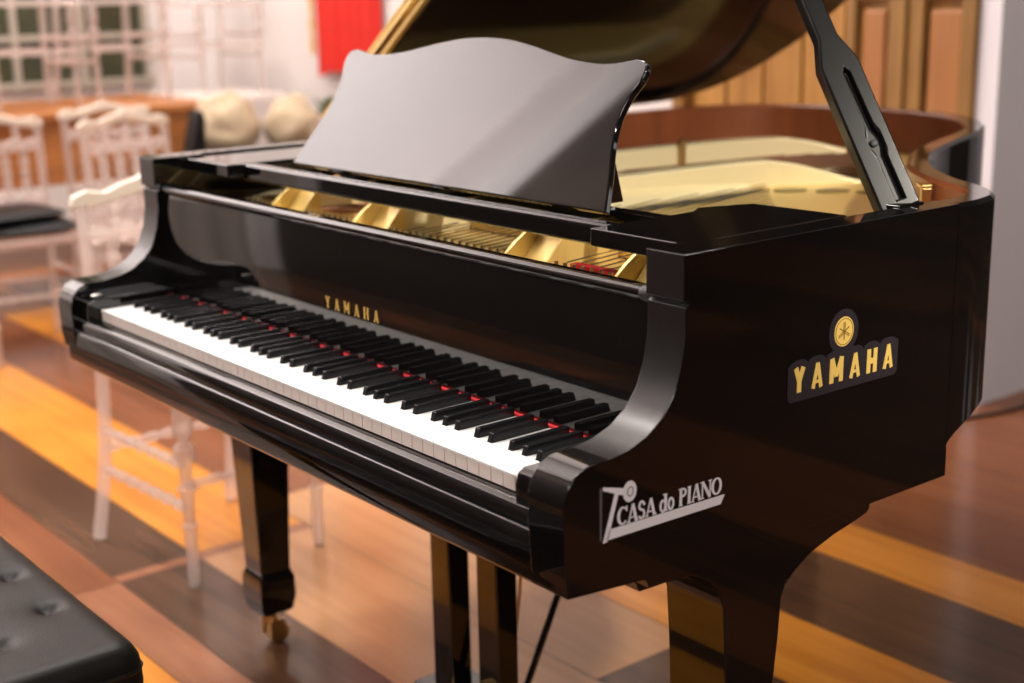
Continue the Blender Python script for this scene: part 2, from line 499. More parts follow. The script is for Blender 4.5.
# fallboard (leans back) with its roll and lettering
TILT = R(5.0)
FM4 = Matrix.Translation((0, .1555, .738)) @ Matrix.Rotation(-TILT, 4, 'X')
def fy(z): return .1555+.36*max(0, z-.79)**2
bm = bmesh.new()
zz = [.734+.0096*i for i in range(21)]
prism(bm, [(fy(z), z) for z in zz]+[(fy(z)+.012, z) for z in zz[::-1]], 'x', -.6585, .6585)
fall = part('fallboard', bm, LAC, smooth=True, ang=40)
bm = bmesh.new()
lathe(bm, [(.004, -.656), (.0085, -.653), (.0085, .640), (.004, .644)], (0, .166, .9345), 14, 'x')
link('fallboard_roll', bm, LAC, fall, smooth=True)
bm = bmesh.new()
lathe(bm, [(.003, .632), (.009, .636), (.0105, .645), (.009, .655), (.003, .658)], (0, .166, .9345), 14, 'x')
link('roll_bumper', bm, RUB, fall, smooth=True)
bm = bmesh.new(); box(bm, -.657, .657, .168, .205, .927, .936)
link('fallboard_top', bm, LAC, fall, bevel=.002)
bm = bmesh.new()
n = 60
for i in range(n):
    a = -.655+1.29*i/n
    lathe(bm, [(.0024, a), (.0024, a+1.29/n-.0015)], (0, .1665, .9215), 8, 'x')
link('piano_hinge', bm, STEEL if False else mat('dark_nickel', (.25, .22, .21), .3, metal=1), fall, smooth=True)

# lettering made of strokes -------------------------------------------------
NS = [0]
def stroke(bm, pts, w, M, d=.0006):
    """pts 2D polyline, w width (or (w0,w1)); flat bar prism with mitred joints, in plane M (x,y in-plane, z out)"""
    NS[0] = (NS[0]+1) % 9; d = d+NS[0]*.00004
    pts = [Vector(p) for p in pts]; n = len(pts)
    L, Rr = [], []
    for i, p in enumerate(pts):
        if i == 0: t = (pts[1]-p).normalized(); k = 1
        elif i == n-1: t = (p-pts[i-1]).normalized(); k = 1
        else:
            t1 = (p-pts[i-1]).normalized(); t2 = (pts[i+1]-p).normalized(); t = (t1+t2).normalized(); k = 1/max(.5, t.dot(t1))
        nn = Vector((-t.y, t.x)); ww = w[i] if isinstance(w, (list, tuple)) else w
        L.append(p+nn*ww/2*k); Rr.append(p-nn*ww/2*k)
    for i in range(n-1):
        q = [L[i], L[i+1], Rr[i+1], Rr[i]]
        A = [bm.verts.new(M @ Vector((v.x, v.y, 0))) for v in q]; B = [bm.verts.new(M @ Vector((v.x, v.y, d))) for v in q]
        bm.faces.new(A[::-1]); bm.faces.new(B)
        for k in range(4): bm.faces.new([A[k], A[(k+1) % 4], B[(k+1) % 4], B[k]])
def arc(cx, cy, rx, ry, a0, a1, n=14):
    return [(cx+rx*math.cos(R(a0+(a1-a0)*i/n)), cy+ry*math.sin(R(a0+(a1-a0)*i/n))) for i in range(n+1)]
def glyph(ch, W, s, serif):
    """strokes in a box W x 1 ; s = bold stroke width, thin = t"""
    t = s*.45 if serif else s
    h = s/2
    S = []
    if ch == 'Y': S = [([(h*.9, 1), (W/2, .45)], s), ([(W-h*.9, 1), (W/2, .45)], t), ([(W/2, .5), (W/2, 0)], s)]
    elif ch == 'A': k_ = 1 if serif else .80; S = [([(h*.8, 0), (W/2, 1)], t*k_), ([(W-h*.8, 0), (W/2, 1)], s*k_), ([(W*.26, .26), (W*.74, .26)], t*(.9 if serif else .5))]
    elif ch == 'M': S = [([(h, 0), (h, 1)], t if serif else s), ([(h, 1), (W/2, .25)], s*.9), ([(W/2, .25), (W-h, 1)], t if serif else s*.9), ([(W-h, 0), (W-h, 1)], s)]
    elif ch == 'H': S = [([(h, 0), (h, 1)], s), ([(W-h, 0), (W-h, 1)], s), ([(h, .5), (W-h, .5)], t)]
    elif ch == 'I': S = [([(W/2, 0), (W/2, 1)], s)]
    elif ch == 'N': S = [([(h, 0), (h, 1)], t), ([(h, 1), (W-h, 0)], s), ([(W-h, 0), (W-h, 1)], t)]
    elif ch == 'P':
        S = [([(W*.28, 0), (W*.28, 1)], s), ([(W*.28, 1-t/2)]+arc(W*.5, .75, W*.38, .25-t/2, 90, -90)+[(W*.28, .5+t/2)], t*1.5)]
    elif ch == 'O': a = arc(W/2, .5, W/2-h*.8, .5-t/2, 0, 360, 24); S = [(a, [t+(s-t)*abs(math.cos(2*math.pi*i/24)) for i in range(25)])]
    elif ch == 'C': a = arc(W*.55, .5, W/2-h*.6, .5-t/2, 45, 318, 20); S = [(a, [t+(s-t)*max(0, -math.cos(R(45+273*i/20))) for i in range(21)]), ([(W*.93, 1), (W*.93, .70)], t)]
    elif ch == 'S':
        a = [(W*.86, .74)]+arc(W/2, .74, W*.33, .26-t/2, 20, 250, 10)+arc(W/2, .27, W*.36, .27-t/2, 75, -160, 12); S = [(a, s*.72)]
    elif ch == 'd': S = [(arc(W*.43, .33, W*.32, .31, 0, 360, 18), s*.7), ([(W*.78, 0), (W*.78, 1)], s)]
    elif ch == 'o': S = [(arc(W*.5, .33, W*.36, .31, 0, 360, 18), s*.75)]
    if serif:
        sw = t*.8; e2 = s*.75
        def ser(x, y): S.append(([(x-e2, y), (x+e2, y)], sw))
        if ch == 'Y': ser(h, 1-sw/2); ser(W-h, 1-sw/2); ser(W/2, sw/2)
        elif ch in 'A': ser(h*.6, sw/2); ser(W-h*.6, sw/2)
        elif ch in 'MH': [ser(x, y) for x in (h, W-h) for y in (sw/2, 1-sw/2)]
        elif ch == 'N': ser(h, sw/2); ser(h*.6, 1-sw/2); ser(W-h, 1-sw/2)
        elif ch == 'I': ser(W/2, sw/2); ser(W/2, 1-sw/2)
        elif ch == 'P': ser(W*.28, sw/2); ser(W*.22, 1-sw/2)
        elif ch == 'd': ser(W*.85, sw/2); ser(W*.70, 1-sw/2)
    return S
def text(bm, s, widths, gap, H, sw, M, serif, shear=0, space=.35):
    x = 0
    for ch in s:
        if ch == ' ': x += space*H; continue
        W = widths.get(ch, .6)
        for pts, w in glyph(ch, W, sw, serif):
            q = [((x+px*H+shear*py*H), py*H) for px, py in pts]
            ww = [v*H for v in w] if isinstance(w, (list, tuple)) else w*H
            stroke(bm, q, ww, M)
        x += W*H+gap*H
    return x
def twidth(s, widths, gap, space=.35):
    return sum(space if c == ' ' else widths.get(c, .6)+gap for c in s)-gap

bm = bmesh.new()
wd = {'Y': .62, 'A': .62, 'M': .78, 'H': .64}
Hh = .0185
gp = (.150/Hh - twidth('YAMAHA', wd, 0))/5
ML = Matrix(((1,0,0,-.075),(0,0,-1,.1552),(0,1,0,.802),(0,0,0,1)))
text(bm, 'YAMAHA', wd, gp, Hh, .15, ML, True)
link('brass_lettering', bm, mat('gold_leaf', (.80, .52, .12), .4, metal=.4), fall)

# ---- desk, rails and side shelves
for s in (1, -1):
    bm = bmesh.new()
    pol = [(s*.49, .212), (s*.659, .212), (s*.659, .52), (s*.50, .513), (s*.47, .43), (s*.49, .40)]
    prism(bm, pol, 'z', .966, .990)
    part('side_shelf', bm, LAC, bevel=.003)
DB = Matrix.Translation((0, 0, 0))
bm = bmesh.new(); box(bm, -.50, .50, .246, .272, .958, .989)
part('desk_rail', bm, LAC, bevel=.006, seg=3)
bm = bmesh.new(); box(bm, -.478, .478, .40, .43, .955, .974)
for x in (-.30, 0, .30): box(bm, x-.02, x+.02, .27, .42, .962, .976)
part('desk_frame', bm, LAC, bevel=.003)
TD = R(30)
MD = Matrix.Translation((0, .305, .991)) @ Matrix.Rotation(-TD, 4, 'X')
half = [(.418, 0), (.400, .05), (.380, .10), (.372, .14), (.376, .172), (.386, .197), (.388, .212), (.381, .226), (.362, .231)]
top = [(.30, .222), (.22, .228), (.13, .246), (.06, .257), (0, .260)]
hp = dense(half, 4) + dense([half[-1]]+top, 4)[1:]
poly = hp + [(-x, y) for x, y in hp[::-1][1:]]
# mesh in local frame: x across, z up, y thickness
bm = bmesh.new()
prism(bm, poly, 'y', 0, .012, M=MD)
desk = part('music_desk', bm, LAC, bevel=.003, seg=2, ang=50)
for s in (-1, 1):
    bm = bmesh.new()
    prism(bm, [(.36, .986), (.415, .986), (.395, 1.06), (.37, 1.09)], 'x', s*.33-.01, s*.33+.01)
    link('desk_prop', bm, LAC, desk, bevel=.002)

# ---- lid (raised about the bass side) with folded flap and gilt hinge
TA = R(36)
ML2 = Matrix.Translation((-.722, 0, 1.006)) @ Matrix.Rotation(-TA, 4, 'Y')
def lidp(x, y): return (x+.722, y)
lidline = [(.735, .58)] + [(a+.008*(1 if a > 0 else 0), b-.055*max(0, (b-.5)/1.4)) for a, b in OUT[3:]] + [(-.722, .58)]
bm = bmesh.new()
prism(bm, [lidp(a, b) for a, b in lidline], 'z', 0, .020, M=ML2)
lid = part('lid', bm, LIDM, bevel=.003, ang=50)
bm = bmesh.new()
prism(bm, [lidp(a, b) for a, b in [(.735, .582), (.735, .98), (.70, 1.01), (-.70, 1.01), (-.722, .98), (-.722, .582)]], 'z', .0225, .0425, M=ML2)
link('front_flap', bm, LAC, lid, bevel=.003)
bm = bmesh.new()
box(bm, 0.0, 1.455, .5685, .579, .0005, .0185, M=ML2); box(bm, 0.0, 1.455, .5685, .579, .0215, .0415, M=ML2)
tube(bm, [ML2 @ Vector((0, .566, .020)), ML2 @ Vector((1.455, .566, .020))], .0045, 10)
link('gilt_hinge', bm, BRS, lid, bevel=.001)
bm = bmesh.new()
for y in (.62, 1.2): box(bm, -.742, -.722, y, y+.09, .955, 1.005); tube(bm, [(-.735, y, 1.003), (-.735, y+.09, 1.003)], .006, 8)
part('lid_hinge', bm, BRSD)

# lid prop stick with the long slot
pb = Vector((.668, .618, .985)); 
r_ = 1.194
pt = ML2 @ Vector((r_, .61, -.001))
ax = (pt-pb).normalized()
n0 = Vector((1, -.48, 0)); n0 = (n0 - ax*n0.dot(ax)).normalized()      # face turned to the keyboard end
w0 = ax.cross(n0).normalized()
MS = Matrix((( w0.x, n0.x, ax.x, pb.x), (w0.y, n0.y, ax.y, pb.y), (w0.z, n0.z, ax.z, pb.z), (0,0,0,1)))
Ls = (pt-pb).length
def stick_half(lo):
    return
bm = bmesh.new()
hw, hn = .0290, .0150
z1, z2 = .222, .262
# wide blade with slot: built as a ring of outer polygon and slot polygon
def loop(pts, y): return [bm.verts.new(MS @ Vector((a, y, b))) for a, b in pts]
outer = [(-hw, 0), (hw, 0), (hw, z1), (hn, z2), (hn*.8, Ls), (-hn*.8, Ls), (-hn, z2), (-hw, z1)]
slot = [(-.008, .012), (.008, .012), (.008, .085), (.0125, .095), (.0125, .105), (.007, .118), (.0055, .205), (0, .212), (-.0055, .205), (-.007, .118), (-.0125, .105), (-.0125, .095), (-.008, .085)]
slot = [(a*.85+.004, b) for a, b in slot]
yf, yb_ = .013, -.013
OF, OB = loop(outer, yf), loop(outer, yb_)
n = len(outer)
for i in range(n): bm.faces.new([OF[i], OF[(i+1) % n], OB[(i+1) % n], OB[i]])
bm.faces.new(OB[::-1])
SF, SB = loop(slot, yf), loop(slot, yf-.010)
m_ = len(slot)
for i in range(m_): bm.faces.new([SF[i], SB[i], SB[(i+1) % m_], SF[(i+1) % m_]])
bm.faces.new(SB)
# front face with hole
edges = []
for Lp in (OF, SF):
    for i in range(len(Lp)):
        ed = bm.edges.get((Lp[i], Lp[(i+1) % len(Lp)])); edges.append(ed)
bmesh.ops.triangle_fill(bm, use_beauty=True, use_dissolve=False, edges=edges)
stick = part('lid_prop', bm, PROP, bevel=.0035, seg=2, ang=50)
bm = bmesh.new(); lathe(bm, [(.003, .0035), (.0055, .0038), (.0055, .006), (.003, .007)], (.004, 0, .100), 12, 'y', M=MS)
link('prop_pivot', bm, RUB, stick, smooth=True)
bm = bmesh.new(); box(bm, .650, .686, .594, .652, .978, .997); link('prop_hinge', bm, LAC, stick, bevel=.003)
# brass catch on the inside of the rim
MK = Matrix.Translation((.548, .858, 0)) @ Matrix.Rotation(math.atan2(.70, -.71), 4, 'Z')
bm = bmesh.new(); box(bm, -.008, .008, -.006, .010, .925, .982, M=MK); box(bm, -.008, .030, -.006, .012, .980, .987, M=MK)
part('lid_lock', bm, BRS, bevel=.002)

# ---- inside: soundboard, plate, struts, strings, pins, felts, dampers
inner_poly = [(.679, .25), (.679, .68)] + INN[1:] + [(-.679, .68), (-.679, .25)]
bm = bmesh.new(); prism(bm, inner_poly, 'z', .835, .845); part('soundboard', bm, SOUND)
bm = bmesh.new(); prism(bm, [(-.678, .21), (.678, .21), (.678, .50), (-.678, .50)], 'z', .84, .885)
part('pin_block', bm, GOLD, bevel=.004)
# plate rim: ribbon following the case
P1 = offset(OUT, TH+.006); P2 = offset(OUT, TH+.12)
P1 = [(.672, .5)]+P1+[(-.674, .5)]; P2 = [(.60, .5)]+P2+[(-.56, .5)]
bm = bmesh.new()
for z0, z1, A, B in ((.875, .893, P1, P2),):
    rr = [[bm.verts.new((*a, z0)), bm.verts.new((*a, z1)), bm.verts.new((*b, z1)), bm.verts.new((*b, z0))] for a, b in zip(A, B)]
    for p, q in zip(rr[:-1], rr[1:]):
        for k in range(4): bm.faces.new([p[k], q[k], q[(k+1) % 4], p[(k+1) % 4]])
    bm.faces.new(rr[0]); bm.faces.new(rr[-1][::-1])
plate = part('plate', bm, GOLD, smooth=True, ang=40)
# treble field of the plate, with the round-ended holes
bm = bmesh.new()
prism(bm, [(-.09, .50), (.665, .50), (.672, .70), (.60, .80), (.47, .90), (.38, 1.00), (.31, 1.12), (.25, 1.25), (.20, 1.38), (.10, 1.43), (.0, 1.40), (-.07, 1.28)], 'z', .872, .8935)
link('plate_field', bm, GOLD, plate, bevel=.005)
def pell(cx, cy, a, b, rot, z):
    c, s_ = math.cos(rot), math.sin(rot)
    return [(cx+a*math.cos(t)*c-b*math.sin(t)*s_, cy+a*math.cos(t)*s_+b*math.sin(t)*c) for t in [2*math.pi*i/20 for i in range(20)]]
for (cx, cy) in ((.02, 1.17), (.085, 1.22), (.15, 1.26)):
    bm = bmesh.new(); prism(bm, pell(cx, cy, .034, .022, R(60), 0), 'z', .8936, .8960)
    link('plate_rosette', bm, mat('olive_gold', (.20, .15, .04), .35, metal=.5), plate, bevel=.001)
def strut(pts, w, zb, zt, mat_=PALEG, cap=True):
    """raised plate strut along pts (x,y,top z)"""
    bm = bmesh.new(); L = []
    P = [Vector((p[0], p[1])) for p in pts]
    for i, p in enumerate(P):
        t = (P[min(i+1, len(P)-1)]-P[max(i-1, 0)]).normalized(); nn = Vector((-t.y, t.x))*w/2
        z = pts[i][2]
        L.append([bm.verts.new((p.x-nn.x, p.y-nn.y, zb)), bm.verts.new((p.x-nn.x, p.y-nn.y, z)), bm.verts.new((p.x+nn.x, p.y+nn.y, z)), bm.verts.new((p.x+nn.x, p.y+nn.y, zb))])
    for a, b in zip(L[:-1], L[1:]):
        for k in range(4): bm.faces.new([a[k], b[k], b[(k+1) % 4], a[(k+1) % 4]])
    bm.faces.new(L[0][::-1]); bm.faces.new(L[-1])
    o = link('plate_strut', bm, mat_, plate, bevel=.004, seg=2, ang=40)
    return o
zt = .958
strut([(-.665, .28, .885), (-.662, .40, .905), (-.655, 1.2, .905), (-.640, 1.50, .905), (-.58, 1.68, .893)], .035, .85, 0)
strut([(-.43, .30, .893), (-.43, .36, .945), (-.42, .60, .947), (-.405, 1.10, .947), (-.39, 1.32, .947), (-.36, 1.48, .947), (-.335, 1.56, .945), (-.30, 1.63, .932), (-.255, 1.69, .912), (-.20, 1.73, .893)], .045, .85, 0)
strut([(-.15, .30, .893), (-.145, .36, .945), (-.12, .60, .946), (-.10, .97, .946), (-.085, 1.12, .946), (-.070, 1.20, .945), (-.045, 1.27, .932), (-.01, 1.33, .912), (.03, 1.385, .893)], .045, .85, 0)
strut([(.27, .30, .893), (.265, .355, .950), (.25, .44, .935), (.23, .52, .893)], .045, .85, 0, GOLD)
strut([(.50, .30, .893), (.495, .355, .950), (.48, .44, .935), (.46, .52, .893)], .045, .85, 0, GOLD)
# sloping fillet along the long strut and the dark slot beside it
bm = bmesh.new(); prism(bm, [(-.10, .925), (-.092, .925), (-.045, .893), (-.10, .893)], 'y', .55, 1.14)
link('strut_fillet', bm, PALEG, plate, bevel=.003)
bm = bmesh.new(); prism(bm, [(-.040, .62), (-.012, .62), (.015, .95), (-.012, 1.15), (-.030, 1.14)], 'z', .8936, .8946)
link('plate_slot', bm, RUB, plate)
bm = bmesh.new(); lathe(bm, [(.007, .895), (.007, .945), (.010, .948), (.010, .958), (.006, .962)], (-.362, 1.26, 0), 14)
link('plate_post', bm, BRSD, plate, smooth=True)
# cross rib behind the pins
bm = bmesh.new(); box(bm, -.655, .66, .475, .505, .885, .905); link('plate_rib', bm, GOLD, plate, bevel=.006)
# curved ends of struts facing the keyboard
for x in (-.42, -.145, .265, .50):
    bm = bmesh.new(); prism(bm, [(.225, .886), (.245, .893), (.29, .93), (.325, .952), (.345, .950), (.345, .886)], 'x', x-.03, x-.022)
    prism(bm, [(.225, .886), (.30, .900), (.345, .950), (.345, .886)], 'x', x-.022, x+.03)
    link('strut_end', bm, GOLD, plate, bevel=.002)
# strings
bm = bmesh.new()
n = 62
for i in range(n):
    t = i/(n-1)
    x0 = -.60+1.22*t
    if t < .28:    # bass strings cross over
        u = t/.28
        a = (-.62+.30*u, .34, .905); b = (-.44+.36*u, 1.80-.22*u, .905)
    else:
        u = (t-.28)/.72
        a = (-.30+.93*u, .34, .899)
        ln = 1.28*(1-u)**1.35+.22
        b = (-.62+1.25*u+.0, .40+ln, .899)
    tube(bm, [a, b], .0012 if t >= .28 else .0021, 5, mi=1 if t < .28 else 0)
so = part('strings', bm, [STEEL, COPPER]); so['kind'] = 'stuff'
bm = bmesh.new()
for row in range(3):
    for i in range(64):
        x = -.60+1.20*i/63
        if any(abs(x-c) < .035 for c in (-.42, -.145, .265, .50)): continue
        tube(bm, [(x+row*.004, .255+row*.022, .885), (x+row*.004, .255+row*.022, .912)], .0033, 6)
o = part('tuning_pins', bm, STEEL); o['kind'] = 'stuff'
for (a, b) in ((.31, .46), (.54, .64)):
    bm = bmesh.new(); box(bm, a, b, .335, .352, .893, .902); part('string_felt', bm, RED, bevel=.002)
bm = bmesh.new()
prism(bm, [(-.25, 1.69), (-.20, 1.75), (-.10, 1.68), (.0, 1.56), (.03, 1.43), (-.04, 1.45), (-.13, 1.58)], 'z', .905, .913)
part('tail_felt', bm, RED, bevel=.003)
# dampers
for i in range(34):
    x = -.62+.033*i
    if any(abs(x-c) < .03 for c in (-.42, -.12, .24, .47)): continue
    bm = bmesh.new(); box(bm, x-.009, x+.009, .54, .60, .905, .930); box(bm, x-.009, x+.009, .54, .60, .898, .905, 1)
    part('damper', bm, [LAC, WHTF], bevel=.002)

# ---- legs
def leg(cx, cy, flare):
    bm = bmesh.new()
    # tapered square shaft
    for (a0, z0, a1, z1) in ((.033, .165, .047, .60),):
        v = [bm.verts.new(q) for q in [(cx-a0, cy-a0, z0), (cx+a0, cy-a0, z0), (cx+a0, cy+a0, z0), (cx-a0, cy+a0, z0), (cx-a1, cy-a1, z1), (cx+a1, cy-a1, z1), (cx+a1, cy+a1, z1), (cx-a1, cy+a1, z1)]]
        for f in [(3,2,1,0),(4,5,6,7),(0,1,5,4),(1,2,6,5),(2,3,7,6),(3,0,4,7)]: bm.faces.new([v[j] for j in f])
    root = part('leg', bm, LAC, bevel=.003)
    bm = bmesh.new()
    lv = [(.033, .168), (.039, .150), (.040, .110), (.034, .078), (.026, .072)]
    rings = [[bm.verts.new((cx+a*sx, cy+a*sy, z)) for sx, sy in ((-1,-1),(1,-1),(1,1),(-1,1))] for a, z in lv]
    for a, b in zip(rings[:-1], rings[1:]):
        for k in range(4): bm.faces.new([a[k], a[(k+1) % 4], b[(k+1) % 4], b[k]])
    bm.faces.new(rings[0]); bm.faces.new(rings[-1][::-1])
    link('leg_foot', bm, LAC, root, bevel=.0025)
    bm = bmesh.new()
    lathe(bm, [(.013, .045), (.015, .060), (.011, .073)], (cx, cy, 0), 12)
    box(bm, cx-.020, cx-.014, cy-.012, cy+.020, .018, .055); box(bm, cx+.014, cx+.020, cy-.012, cy+.020, .018, .055)
    lathe(bm, [(.012, -.013), (.022, -.011), (.022, .011), (.012, .013)], (cx, cy+.012, .0225), 18, 'x')
    link('caster', bm, BRSD, root, smooth=True)
    return root
lg = leg(-.552, .272, False)
# right leg: broad with S-curved bracket running back under the rim
xo = .70
def rleg():
    bm = bmesh.new()
    prof = [(.262, .17), (.325, .17), (.347, .385), (.354, .445), (.359, .505), (.366, .521), (.390, .538), (.418, .552), (.439, .558), (.466, .565), (.508, .572), (.536, .578), (.541, .584), (.543, .606), (.120, .606), (.120, .590), (.150, .589), (.190, .584), (.215, .572), (.236, .550), (.247, .520), (.252, .45)]
    prism(bm, prof, 'x', .598, .700)
    root = part('leg', bm, LAC, bevel=.002, ang=50)
    bm = bmesh.new()
    cx, cy = .642, .295
    lv = [(.050, .172), (.056, .150), (.057, .110), (.048, .078), (.036, .072)]
    rings = [[bm.verts.new((cx+a*sx, cy+a*.8*sy, z)) for sx, sy in ((-1,-1),(1,-1),(1,1),(-1,1))] for a, z in lv]
    for a, b in zip(rings[:-1], rings[1:]):
        for k in range(4): bm.faces.new([a[k], a[(k+1) % 4], b[(k+1) % 4], b[k]])
    bm.faces.new(rings[0]); bm.faces.new(rings[-1][::-1])
    link('leg_foot', bm, LAC, root, bevel=.0025)
    bm = bmesh.new()
    lathe(bm, [(.013, .045), (.015, .060), (.011, .073)], (cx, cy, 0), 12)
    lathe(bm, [(.012, -.013), (.022, -.011), (.022, .011), (.012, .013)], (cx, cy+.012, .0225), 18, 'x')
    link('caster', bm, BRSD, root, smooth=True)
rleg()
bm = bmesh.new(); prism(bm, [(.20, .604), (.094, .604), (.100, .590), (.13, .589), (.20, .589)], 'x', .599, .699)
part('leg_block', bm, LAC, bevel=.002)
leg(-.28, 1.60, False)

# ---- pedal lyre
for xc in (-.056, .078):
    bm = bmesh.new()
    v = [(-.029, .345), (.029, .345), (.029, .388), (-.029, .388)]
    box(bm, xc-.028, xc+.028, .345, .390, .06, .605)
    ly = part('lyre_post', bm, LAC, bevel=.004)
bm = bmesh.new(); box(bm, -.10, .12, .335, .40, .565, .605); prism(bm, [(-.035, .57), (.058, .57), (.056, .50), (.046, .492), (.032, .50), (.024, .53), (-.030, .545)], 'y', .352, .383)
part('lyre_top', bm, LAC, bevel=.003)
bm = bmesh.new(); box(bm, -.13, .15, .33, .44, .02, .065)
lb = part('pedal_box', bm, LAC, bevel=.006)
for x in (-.06, 0, .06):
    bm = bmesh.new()
    prism(bm, [(x-.014, .33), (x-.016, .26), (x-.018, .235), (x-.010, .222), (x+.010, .222), (x+.018, .235), (x+.016, .26), (x+.014, .33)], 'z', .036, .044)
    link('pedal', bm, BRS, lb, bevel=.002)
for s in (-1, 1):
    bm = bmesh.new(); tube(bm, [(.01+s*.05, .43, .06), (.01+s*.10, .64, .605)], .0065, 10)
    part('lyre_brace', bm, LAC, smooth=True)
for s in (-.015, .03):
    bm = bmesh.new(); tube(bm, [(s, .43, .06), (s-.01, .51, .605)], .003, 8)
    part('pedal_rod', bm, BRSD, smooth=True)

# ---- stickers on the treble side
XS = HW+.0002
def MY(y, z, slope=0):
    """plane on the side: local x -> +y, local y -> +z, out = +x"""
    return Matrix(((0, 0, 1, XS), (1, 0, 0, y), (0, 1, 0, z), (0, 0, 0, 1))) @ Matrix.Rotation(slope, 4, 'Z')
# brand sticker: die-cut dark backing following the letters
bm = bmesh.new()
wd2 = {'Y': .66, 'A': .68, 'M': .84, 'H': .66}
H2 = .0325; TW = .203
gp2 = (TW/H2-twidth('YAMAHA', wd2, 0))/5
MB_ = MY(.3405, .7925, -R(.6))
x = 0; lobes = []
for ch in 'YAMAHA':
    W_ = wd2[ch]*H2; lobes.append((x+W_/2, W_/2)); x += W_+gp2*H2
outl = []
bot = -.0105; topz = H2+.0095
outl += [(-.008, bot+.002), (-.004, bot-.001)] + [(TW+.004, bot-.001), (TW+.010, bot+.003), (TW+.0105, topz-.006)]
for cx_, hw_ in lobes[::-1]:
    outl += [(cx_+hw_+.004, topz-.003), (cx_+hw_*.6, topz), (cx_-hw_*.6, topz), (cx_-hw_-.004, topz-.003)]
    outl += [(cx_-hw_-.0075, topz-.008)]
outl[-1] = (-.0105, topz-.008)
outl += [(-.0105, bot+.008)]
prism(bm, outl, 'z', 0, .0008, M=MB_)
stk = part('brand_sticker', bm, STK)
bm = bmesh.new(); cxs = .0960
prism(bm, [(cxs+.0295*math.cos(a), .0650+.0295*math.sin(a)) for a in [2*math.pi*i/36 for i in range(36)]], 'z', 0, .0009, M=MB_)
prism(bm, [(cxs-.014, .035), (cxs+.022, .035), (cxs+.020, .050), (cxs-.012, .050)], 'z', 0, .00085, M=MB_)
link('sticker_backing', bm, STK, stk)
bm = bmesh.new(); text(bm, 'YAMAHA', wd2, gp2, H2, .245, MB_ @ Matrix.Translation((0, 0, .001)), False)
link('sticker_lettering', bm, YEL, stk)
bm = bmesh.new(); prism(bm, [(cxs+.0195*math.cos(a), .0650+.0195*math.sin(a)) for a in [2*math.pi*i/36 for i in range(36)]], 'z', .0009, .0013, M=MB_)
em = link('sticker_emblem', bm, YEL, stk)
bm = bmesh.new()
ME = MB_ @ Matrix.Translation((cxs, .065, .0014))
stroke(bm, arc(0, 0, .0172, .0172, 0, 360, 32), .0008, ME, .0003)
for a in (90, 210, 330):
    c, s_ = math.cos(R(a)), math.sin(R(a)); px_, py_ = -s_, c
    for o_ in (-.0012, .0012): stroke(bm, [(c*.0125+px_*o_, s_*.0125+py_*o_), (-c*.001+px_*o_, -s_*.001+py_*o_)], .0010, ME, .0003)
    stroke(bm, [(0, 0), (-c*.0105, -s_*.0105)], .0014, ME, .0003)
link('emblem_forks', bm, YELD, em)
# shop sticker
MC = MY(0, 0)
def quad(bm, pts, M, d=.0006): prism(bm, pts, 'z', 0, d, M=M)
bm = bmesh.new(); quad(bm, [(.029, .6955), (.2195, .6905), (.2125, .6795), (.0255, .6835)], MC)
shop = part('shop_sticker', bm, WHS)
bm = bmesh.new(); text(bm, 'CASA do PIANO', {'C': .66, 'A': .66, 'S': .50, 'd': .52, 'o': .48, 'P': .58, 'I': .30, 'N': .74, 'O': .74}, .035, .0215, .17, MY(.0415, .6962, -R(1.0)), True, shear=.0, space=.26)
tw = twidth('CASA do PIANO', {'C': .66, 'A': .66, 'S': .50, 'd': .52, 'o': .48, 'P': .58, 'I': .30, 'N': .74, 'O': .74}, .035, .26)*.0215
# stretch text to the measured length
Sx = .172/tw
for v in bm.verts: v.co.y = .0415+(v.co.y-.0415)*Sx
link('sticker_lettering', bm, WHS, shop)
bm = bmesh.new()
quad(bm, [(.0385, .738), (.0440, .736), (.0265, .6815), (.0195, .6815)], MC)
quad(bm, [(.020, .7480), (.030, .7455), (.052, .7395), (.055, .7300), (.040, .7350), (.030, .7400), (.020, .7440)], MC, .0005)
prism(bm, [(.0610+.0105*math.cos(a), .7335+.0125*math.sin(a)) for a in [2*math.pi*i/24 for i in range(24)]], 'z', 0, .0007, M=MC)
link('sticker_figure', bm, WHS, shop)
bm = bmesh.new(); quad(bm, [(.0150, .7480), (.0185, .7470), (.0175, .6850), (.0150, .6850)], MC)
link('sticker_shadow_bar', bm, GRS, shop); bm = bmesh.new()
stroke(bm, arc(.0615, .7335, .0045, .0055, 0, 360, 16), .0012, MC @ Matrix.Translation((0, 0, .0008)), .0002)
link('sticker_ring', bm, GRS, shop)

# ================================================================= bench
bench = empty('piano_bench', (-.14, -.50, 0), 'black tufted leather piano bench beside the keyboard', 'bench')
bx0, bx1, by0, by1 = -.62, .222, -.70, -.318
tufts = []
for r_i, y in enumerate((-.372, -.462, -.552, -.642)):
    for k in range(6):
        x = .088-.145*k - (.0 if r_i % 2 else -.0)
        x = (.029 if r_i % 2 == 0 else .092)-.145*k
        tufts.append((x, y))
bm = bmesh.new()
NX, NY = 110, 56
def topz(x, y):
    u = min(x-bx0, bx1-x); v = min(y-by0, by1-y)
    def ed(d, w=.035): 
        d = max(0, min(1, d/w)); return math.sqrt(max(0, 1-(1-d)**2))
    z = .462+.022*ed(u)*ed(v) 
    for tx, ty in tufts:
        d2 = (x-tx)**2/1.6+(y-ty)**2
        z -= .013*math.exp(-d2/(.013**2)) + .004*math.exp(-d2/(.035**2))
    return z
rc = .03
